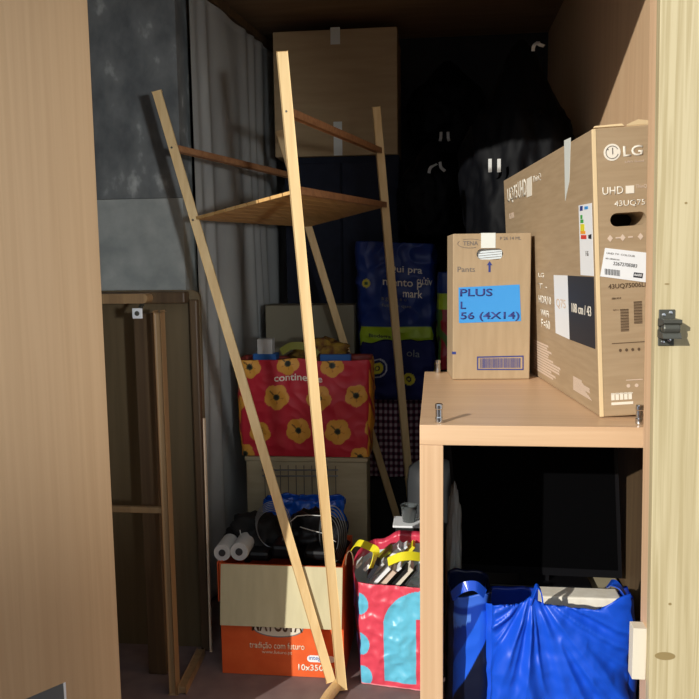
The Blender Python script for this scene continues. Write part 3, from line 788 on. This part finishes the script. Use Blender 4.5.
def redc(k, u, t):
    if k in (1, 3): return (226, 150, 44) if 0.0 < ((u*2+t*3) % 1.0) < .72 else (178, 34, 48)
    if k == 2: return (178, 34, 48)
    x = u; asp = rh/rw
    for (fx, fy, fr) in flowers:
        dx = x-fx; dy = (t-fy)*asp; d = math.hypot(dx, dy); a = math.atan2(dy, dx)
        rr = fr*1.13*(.88+.14*abs(cos(2.5*a+.6)))
        if d < .024: return (20, 24, 26) if d < .015 else (62, 70, 40)
        if abs(dy+dx*.9-.0) < .005 and -.06 < dx < 0 and d < fr*.8: return (60, 60, 34)
        if d < rr:
            return (228, 164, 64) if (d > rr*.55 or abs(sin(2.5*a+.6)) > .2) else (196, 126, 50)
    return (200, 40, 58)
rbg = Bag(rw, .15, rh, .02, .012, .005, 11, .03, 4, rim=lambda x, y: .012*noise.noise(V((x*9, y*9, 2)))+.01)
rb = empty('shopping_bag', 'red shopping bag with big orange flowers standing on a carton', 'bag', ((rl.x+rr_.x)/2, RYf+.08, rb_z))
RC = V(((rl.x+rr_.x)/2, RYf+.082, rb_z))
rbg.build('bag_body', RC, redc, vcol('redbag', .5), rb, 190, 130, (150, 60, 50), 0, .08)
def redsurf(u0, t0, w):
    def fn(u, v):
        return RC+rbg.wall(min(.999, max(0, u0+u/rw)), t0+v/rh, .0015)
    return fn
obj('lettering', text_bm('continente', None or (0, 0, 0), X1, Z1, .19, .026, .015, redsurf(.285, .78, .2)), M['print_w'], rb)
ribbon([aty(281, 352, RYf+.02), aty(292, 346, RYf+.02), aty(307, 347, RYf+.02), aty(318, 355, RYf+.02)], .03, (0, .2, 1), newmat('olive_strap', (120, 120, 40), .6), 'handle', rb)
# goods in the red bag
p = aty(266, 346, RYf+.06)
s_ = empty('small_box', 'little white and blue box poking out of the red flower bag', 'box', (p.x, RYf+.07, p.z-.03))
obj('box_body', bx((p.x-.032, RYf+.04, p.z-.045), (p.x+.030, RYf+.09, p.z+.030), .002), M['paper'], s_)
obj('blue_base', bx((p.x-.050, RYf+.035, p.z-.055), (p.x+.045, RYf+.10, p.z-.030), .002), M['blueprint'], s_)
p = aty(336, 357, RYf+.05)
o = obj('book', bx((p.x-.062, RYf+.03, p.z-.03), (p.x+.062, RYf+.055, p.z+.012), .002), M['blueprint']); tag(o, 'blue book edge at the right in the red flower bag', 'book')
p = aty(320, 348, RYf+.09)
o = blob('flowered_cloth', (p.x, RYf+.09, p.z-.02), (.11, .045, .055), noisy('fcloth', (150, 120, 40), (90, 50, 30), (30, 30, 30), .8, 3), amp=.5, sc=3.2, seed=8, sub=4, knot=False); tag(o, 'crumpled ochre cloth heaped on top in the red flower bag', 'cloth')
# wire rack in front of the carton
wr = empty('wire_rack', 'chromed wire rack leaning against the dull brown carton', 'rack', (0, 0, 0)); Yw = RYf-.05
a = aty(262, 470, Yw); bq = aty(338, 470, Yw); wr.location = ((a.x+bq.x)/2, Yw, 0)
for (y0_) in (470, 476):
    q0 = aty(262, y0_, Yw); q1 = aty(338, y0_, Yw); b = B(); tube(b, [q0, q1], .003, 8); obj('horizontal_wire', b, M['wire'], wr)
for k in range(10):
    x_ = a.x+.01+k*(bq.x-a.x-.02)/9; b = B(); tube(b, [(x_, Yw+.004, .003), (x_, Yw+.004, a.z+.02)], .0018, 6); obj('vertical_wire', b, M['steel'], wr)

# grey box and navy cupboard behind
p0 = aty(266, 345, 3.40); p1 = aty(354, 305, 3.40)
o = obj('grey_box', bx((p0.x, 3.40, 0), (p1.x, 3.56, p1.z), .004), newmat('grey_card', (136, 130, 110), .8)); tag(o, 'plain grey carton rising behind the red flower bag', 'cardboard box')
NX0, NX1 = -.705, -.165
nc = empty('cupboard', 'tall navy cupboard at the back carrying the big carton', 'cupboard', ((NX0+NX1)/2, 3.8, 0)); nz = 1.895
obj('carcass', bx((NX0, 3.62, 0), (NX1, 4.03, nz), .004), M['navy'], nc)
for k in range(2):
    xa = NX0+.004+k*(NX1-NX0)/2; d_ = obj('door', bx((xa, 3.60, .04), (xa+(NX1-NX0)/2-.008, 3.618, nz-.03), .004), M['navy'], nc)
    xh = (NX0+NX1)/2+(-.03 if k == 0 else .03); obj('handle', bx((xh-.004, 3.585, 1.0), (xh+.004, 3.5995, 1.12), .002), M['black'], d_)
q0 = aty(275, 152, 3.6); q1 = aty(397, 26, 3.6)
bc_ = empty('cardboard_box', 'big taped carton on top of the navy cupboard under the ceiling', 'cardboard box', ((q0.x+q1.x)/2, 3.8, nz))
obj('carton_body', bx((q0.x, 3.605, nz+.001), (q1.x, 4.0, min(q1.z, 2.52)), .004), noisy('card_far', (176, 152, 116), (186, 162, 126), (4, 4, 30), .8), bc_)
t0_ = aty(335, 27, 3.6)
obj('tape', bx((t0_.x-.022, 3.602, t0_.z-.075), (t0_.x+.022, 3.6045, min(t0_.z, 2.515))), M['tape'], bc_)
t0_ = aty(338, 151, 3.6)
obj('tape', bx((t0_.x-.020, 3.602, nz+.002), (t0_.x+.020, 3.6045, nz+.155)), M['tape'], bc_)

# ================================================================== STACK LEFT OF THE CABINET
o = obj('black_crate', bx((-.335, 3.40, 0), (.03, 3.58, .42), .006), M['blackmatte']); tag(o, 'black crate low at the back under the gingham bag', 'crate')
def ging(k, u, t):
    a = int(u*26) % 2; b_ = int(t*40) % 2
    return ((188, 170, 176) if not a and not b_ else (112, 70, 86) if a != b_ else (54, 34, 50))
gl = aty(372, 380, 3.42); gr = aty(424, 480, 3.42)
gb = Bag(.30, .15, .60, .03, .012, .008, 6, .0, 7)
o = gb.build('gingham_bag', (-.17, 3.495, .424), ging, vcol('gingham', .9, .1), None, 160, 120, (80, 60, 70), 0, .05); tag(o, 'purple and white checked cloth bag below the navy bags', 'bag')
def navyl(k, u, t):
    for cx, cz in ((.22, .55), (.66, .36)):
        d = math.hypot((u-cx)*.30, (t-cz)*.26)
        if d < .026: return (214, 200, 60) if not (.006 < d < .012) else (40, 44, 60)
    if k == 0 and abs(math.hypot((u-.22)*.30, (t-.55)*.26)-.040) < .003: return (190, 190, 200)
    return (22, 30, 84)
nb = Bag(.31, .045, .26, .015, .008, .012, 10, .04, 12, rim=lambda x, y: .02*noise.noise(V((x*12, 0, 5))))
q = aty(365, 347, 3.37)
nbx = empty('cloth_bag', 'crumpled navy bag with round yellow emblems over the checked bag', 'bag', (-.165, 3.375, q.z-.235))
NBC = V((-.165, 3.378, q.z-.235)); nb.build('bag_body', NBC, navyl, vcol('navyb', .7, .3), nbx, 110, 60, (22, 30, 84), 0, .05)
obj('lettering', text_bm('ola', (0, 0, 0), X1, Z1, .055, .03, 0, lambda u, v: NBC+nb.wall(.63+u/.31, .74+v/.26, .002)), M['grey'], nbx)
# support hidden behind the crumpled bag is the checked bag itself
def lidl(k, u, t):
    if k == 0:
        if t < .19: return (176, 204, 36)
        d = math.hypot((u-.12)*.33, (t-.60)*.44)
        if d < .018: return (200, 190, 60) if d > .008 else (40, 90, 60)
        return (22, 52, 128)
    return (18, 42, 110)
lb_ = Bag(.335, .13, .46, .02, .012, .014, 8, .03, 21, rim=lambda x, y: .02*noise.noise(V((x*6, 2, 5)))-.05*x)
LC = V((-.175, 3.495, 1.03))
q = aty(358, 340, 3.42); LC.x = q.x+.165+.005; LC.z = 1.028
lbg = empty('shopping_bag', 'dark blue shopping bag with white writing and a lime band along its base', 'bag', LC)
lb_.build('bag_body', LC, lidl, vcol('lidlb', .45), lbg, 130, 100, (18, 42, 110), 0, .06)
def ls(u0, t0): return lambda u, v: LC+lb_.wall(min(.998, u0+u/.335), t0+v/.46+(u*-.12), .002)
for (s, u0, t0, w, h) in (('Qui pra', .40, .70, .15, .04), ('mento p', .34, .565, .17, .04), ('mark', .60, .475, .085, .035), ('a gente e o', .32, .435, .11, .02), ('futuro que', .32, .375, .13, .018), ('cultiv', .78, .60, .065, .035)):
    obj('lettering', text_bm(s, (0, 0, 0), X1, Z1, w, h, .01, ls(u0, t0)), M['print_w'] if h > .03 else M['grey'], lbg)
obj('lettering', text_bm('Biodegra', (0, 0, 0), X1, Z1, .10, .02, .02, ls(.14, .075)), M['ink'], lbg)
def food(k, u, t):
    if .62 < t < .78: return (176, 204, 36)
    if t >= .78: return (20, 50, 120)
    n = noise.noise(V((u*5, t*6, k)))
    return (160, 34, 44) if n > .05 and u < .55 else (70, 110, 40) if n > -.25 else (40, 30, 26)
o = obj('dark_crate', bx((.035, 3.26, 0), (.50, 3.58, .935), .006), M['blackmatte']); tag(o, 'dark crate at the back behind the open cabinet', 'crate')
fd = Bag(.19, .16, .42, .02, .012, .008, 8, .02, 31)
o = fd.build('shopping_bag', (.115, 3.37, .938), food, vcol('foodb', .4), None, 90, 80, (20, 50, 120), 0, .06); tag(o, 'blue and red printed shopping bag partly behind the upright carton', 'bag')

# ================================================================== BLACK SACKS AT THE BACK
o = obj('black_crate', bx((-.15, 3.63, 0), (.545, 4.03, 1.36), .006), M['blackmatte']); tag(o, 'big black crate in the far right corner carrying black sacks', 'crate')
o = obj('black_box', bx((.12, 2.84, 0), (.545, 3.22, 1.30), .006), M['blackmatte']); tag(o, 'tall black box behind the television carton', 'box')
def sack(c, r, seed, lab, ties=(), mat='binbag'):
    t = empty('rubbish_bag', lab, 'rubbish bag', (c[0], c[1], c[2]-r[2]*.8), group='black rubbish bags piled at the back')
    blob('bag_body', c, r, M[mat], t, .22, 2.0, seed)
    for (x, y, Y, dx, dy) in ties:
        ps = [aty(x, y, Y), aty(x+dx*.2, y+dy*.6, Y-.01), aty(x+dx, y+dy, Y)]
        ribbon(ps, .012, (1, 0, .2), M['paper'], 'tie', t)
sack((.32, 3.02, 1.66), (.21, .20, .45), 1.3, 'large black sack with pale ties on the right, behind the television carton', ((533, 51, 2.86, 5, -9), (538, 42, 2.86, 6, 4), (490, 159, 2.80, 0, 13), (499, 159, 2.79, 0, 13)))
sack((.06, 3.82, 1.57), (.20, .17, .25), 5.1, 'black sack in the middle of the back pile', ((487, 108, 3.62, 1, 9), (495, 108, 3.62, 1, 9)))
sack((.06, 3.82, 2.08), (.19, .18, .22), 9.1, 'topmost black sack at the back beside the big carton', ())
sack((.40, 3.82, 1.62), (.13, .17, .30), 15.1, 'black sack in the far right corner at the back', ())
sack((-.02, 3.47, 1.675), (.14, .10, .20), 3.7, 'black sack with pale drawstring above the blue bags', ((429, 173, 3.31, 8, -9), (440, 162, 3.31, 5, 9), (441, 132, 3.5, -1, 9), (448, 132, 3.5, 1, 9)), 'binbag')

# ================================================================== WOODEN BED FRAME ON THE LEFT
wf = empty('bed_headboard', 'dark wooden headboard with rails standing upright against the concrete wall', 'headboard', (-1.0, 2.5, 0))
FYb = 2.60
tp = aty(190, 290, FYb); rx = aty(203, 400, FYb).x
def rrect(x0, x1, z0, z1, r, n=6):
    pts = [(x0, z0), (x1, z0)]
    for k in range(n+1): a = pi/2*k/n; pts.append((x1-r+r*cos(a), z1-r+r*sin(a)))
    return pts+[(x0, z1)]
b = B(); prism(b, rrect(-1.45, rx, .001, tp.z, .03), (0, FYb, 0), X1, Z1, -.018); obj('back_panel', b, M['olive'], wf)
obj('top_rail', bx((-1.45, FYb-.055, tp.z-.045), (rx-.035, FYb-.001, tp.z-.004), .006), M['darkwood'], wf)
obj('side_rail', bx((rx-.030, FYb-.030, .001), (rx-.001, FYb-.0005, tp.z-.033), .006), M['darkwood'], wf)
FYf = 2.30
q = aty(159, 312, FYf); b = B(); beam(b, (q.x+.002, FYf, .001), (q.x+.0, FYf, q.z), .022, .030, V((0, -1, 0)), .006); obj('post', b, M['midwood'], wf)
q2 = aty(146, 330, FYf+.12)
b = B(); box(b, (q2.x-.035, FYf+.10, .001), (q2.x+.03, FYf+.12, q.z-.01), .004); obj('inner_board', b, M['darkwood'], wf)
obj('crossbar', bx((-1.3, FYf-.008, aty(140, 510, FYf).z-.008), (q.x-.0115, FYf+.010, aty(140, 510, FYf).z+.012), .003), M['midwood'], wf)
r0 = aty(152, 298, FYf+.02); b = B(); prism(b, stadium(.5, .030, r0.x-.25, r0.z), (0, FYf+.03, 0), X1, Z1, .05); obj('upper_bar', b, M['midwood'], wf)
b = B(); beam(b, (q.x+.03, FYf-.01, .014), (rx-.02, FYb-.06, .014), .028, .024, V((0, 0, 1)), .004); obj('bottom_rail', b, M['midwood'], wf)
q = aty(137, 313.5, FYf-.03)
br = obj('bracket', bx((q.x-.016, FYf-.030, q.z-.016), (q.x+.016, FYf-.024, q.z+.016), .002), M['white'], wf, label='white metal bracket with a screw')
b = B(); lathe(b, [(.0001, -.003), (.007, -.002), (.008, .001)], (q.x, FYf-.0305, q.z), 14, 'y'); obj('screw', b, M['steel'], br)
b = B(); beam(b, (q.x, FYf-.024, q.z), (q.x, FYf-.02+.055, r0.z-.006), .010, .010, V((1, 0, 0)), .001); obj('bracket_arm', b, M['steel'], wf)
q0 = aty(204, 640, 2.50); q1 = aty(203, 420, 2.55)
b = B(); beam(b, (rx+.012, 2.555, .01), (rx+.010, 2.575, q1.z), .007, .007); o = obj('wooden_strip', b, M['cream']); tag(o, 'thin pale wooden strip standing beside the dark headboard', 'wooden strip')

# ================================================================== INSIDE THE CABINET
o = obj('brown_carton', bx((.035, 1.99, 0), (.505, 2.40, .515), .004), M['card_dim']); tag(o, 'brown carton low inside the cabinet under the black television', 'cardboard box')
# television leaning back on the carton
tvn = empty('television', 'black flat television standing inside the cabinet above the blue bag', 'television', (.27, 2.10, .518))
tl_, bl_ = aty(446, 449, 2.04), aty(457, 577, 2.04)
br_ = V((.50, 2.04, bl_.z-.004)); zt0 = .985
def quad(pts, th, m, nm, parent, y):
    b = B(); prism(b, pts, (0, y, 0), X1, Z1, -th); return obj(nm, b, m, parent)
bl_z = max(bl_.z, .555)
quad([(bl_.x, bl_z), (.50, bl_z-.006), (.475, zt0-.01), (tl_.x, zt0)], .03, M['black'], 'bezel', tvn, 2.04)
quad([(bl_.x+.010, bl_z+.022), (.488, bl_z+.016), (.465, zt0-.02), (tl_.x+.008, zt0-.012)], -.001, M['screen'], 'screen', tvn, 2.0395)
obj('stand_foot', bx((.12, 2.02, .518), (.42, 2.20, .53), .004), M['black'], tvn); obj('stand_neck', bx((.23, 2.055, .53), (.31, 2.069, bl_z+.03)), M['black'], tvn)
# big blue bag
def bluec(k, u, t): return (22, 80, 206)
bw = .335
def rimf(x, y):
    s = x/bw+.5
    return (.016*math.exp(-((s-.30)/.05)**2)+.034*sstep(.70, .92, s)*(1-.9*sstep(.93, 1, s))-.014*(1-sstep(.0, .12, s)))*(1 if y < .03 else .2)-.05*sstep(0, .1, y)
def creases(x, z):                              # folds radiating from the tied knot
    dx, dz = x+.065, z-.66; r_ = math.hypot(dx, dz); th = math.atan2(dx, -dz)
    a = (1-2.6*abs(noise.noise(V((th*3.1, r_*1.4, 8)))))*.020+(1-2.4*abs(noise.noise(V((th*7.0, r_*4, 2)))))*.007
    return a*sstep(0, .12, r_)+.003*noise.noise(V((x*40, z*40, 1)))
big = Bag(bw, .20, .622, .05, .020, .006, 7.5, .0, 44, rim=rimf, extra=creases)
ba = empty('blue_bag', 'large glossy blue woven bag stuffed into the open cabinet', 'bag', (.30, 1.79, 0))
BC = V((.285, 1.80, .003))
lt = aty(491, 612, 1.70); rt_ = aty(634, 640, 1.70)
BC.x = (lt.x+rt_.x)/2-.002
big.build('bag_body', BC, bluec, vcol('bigblue', .38, .4), ba, 170, 120, (12, 50, 160), 0, .07)
ribbon([aty(609, 584, 1.76), aty(614, 584, 1.72), aty(622, 590, 1.70), aty(628, 603, 1.70), aty(632, 625, 1.70)], .022, (.3, 1, 0), M['blue_bag2'], 'handle', ba)
ribbon([aty(530, 604, 1.70), aty(534, 592, 1.70), aty(537, 586, 1.70), aty(541, 592, 1.70), aty(543, 604, 1.70)], .018, (0, 1, .1), M['blue_gloss'], 'tied_knot', ba)
q0 = aty(543, 606, 1.84); q1 = aty(620, 592, 1.84)
o = obj('foam_board', bx((q0.x-.01, 1.80, q0.z-.10), (q1.x-.005, 1.86, q1.z), .004), M['foam']); tag(o, 'pale foam board sticking out of the large blue bag', 'board')
# second blue bag at left
sb = empty('blue_bag', 'smaller blue and black bag squeezed at the left inside the cabinet', 'bag', (.083, 1.80, 0))
sbg = Bag(.098, .16, .625, .03, .006, .005, 9, .0, 60, rim=lambda x, y: .02*noise.noise(V((x*20, y*10, 5))))
def s2(k, u, t):
    if k == 0:
        if t > .955: return (60, 108, 214)
        if .87 < t < .935 and u < .5 and (t-.87)/.065 > u*1.2: return (84, 130, 222)
        c_ = 1.0-(.93-t)/.27
        if abs(u-c_) < .26 and t < .93: return (34, 96, 222)
        return (16, 22, 44) if u > c_ else (22, 60, 160)
    return (16, 26, 60)
sbg.build('bag_body', (.084, 1.80, .002), s2, vcol('smallblue', .3), sb, 60, 110, (16, 26, 60), 0, .05)
ribbon([aty(452, 596, 1.72), aty(462, 588, 1.70), aty(475, 586, 1.70), aty(485, 594, 1.71)], .022, (0, .5, 1), M['blue_gloss'], 'strap', sb)
p = aty(450, 540, 1.93)
o = blob('plastic_bag', (.038+.012, 1.945, .66), (.018, .03, .16), M['clear'], amp=.3, sc=3, seed=2, sub=4, knot=False); tag(o, 'thin clear plastic bag hanging beside the television in the cabinet', 'plastic bag')

# ================================================================== LIGHT
sun = D.lights.new('sun', 'SUN'); sun.energy = 3.9; sun.angle = radians(.6); sun.color = (1, .96, .88)
so = D.objects.new('sun', sun); C.objects.link(so)
so.rotation_euler = V((.67, 1, -.42)).to_track_quat('-Z', 'Y').to_euler()
so.location = (-2, -2, 3)
ar = D.lights.new('added_spot', 'SPOT'); ar.energy = 150; ar.shadow_soft_size = .07; ar.color = (.95, .98, 1)  # added unseen spot: throws the stand's second shadow onto the pier
ar.spot_size = radians(40); ar.spot_blend = 1
ao = D.objects.new('added_spot', ar); C.objects.link(ao); ao.location = (.80, -.6, 1.42)
ao.rotation_euler = (V((-1.45, 2.85, 1.55))-V(ao.location)).to_track_quat('-Z', 'Y').to_euler()
w = D.worlds.new('world'); bpy.context.scene.world = w; w.use_nodes = True
bg = w.node_tree.nodes['Background']; bg.inputs[0].default_value = (.86, .93, 1, 1); bg.inputs[1].default_value = .80
vs_ = bpy.context.scene.view_settings
bpy.context.scene.display_settings.display_device = 'sRGB'
vs_.view_transform = 'Standard'; vs_.look = 'None'; vs_.exposure = 0; vs_.gamma = 1; vs_.use_curve_mapping = False
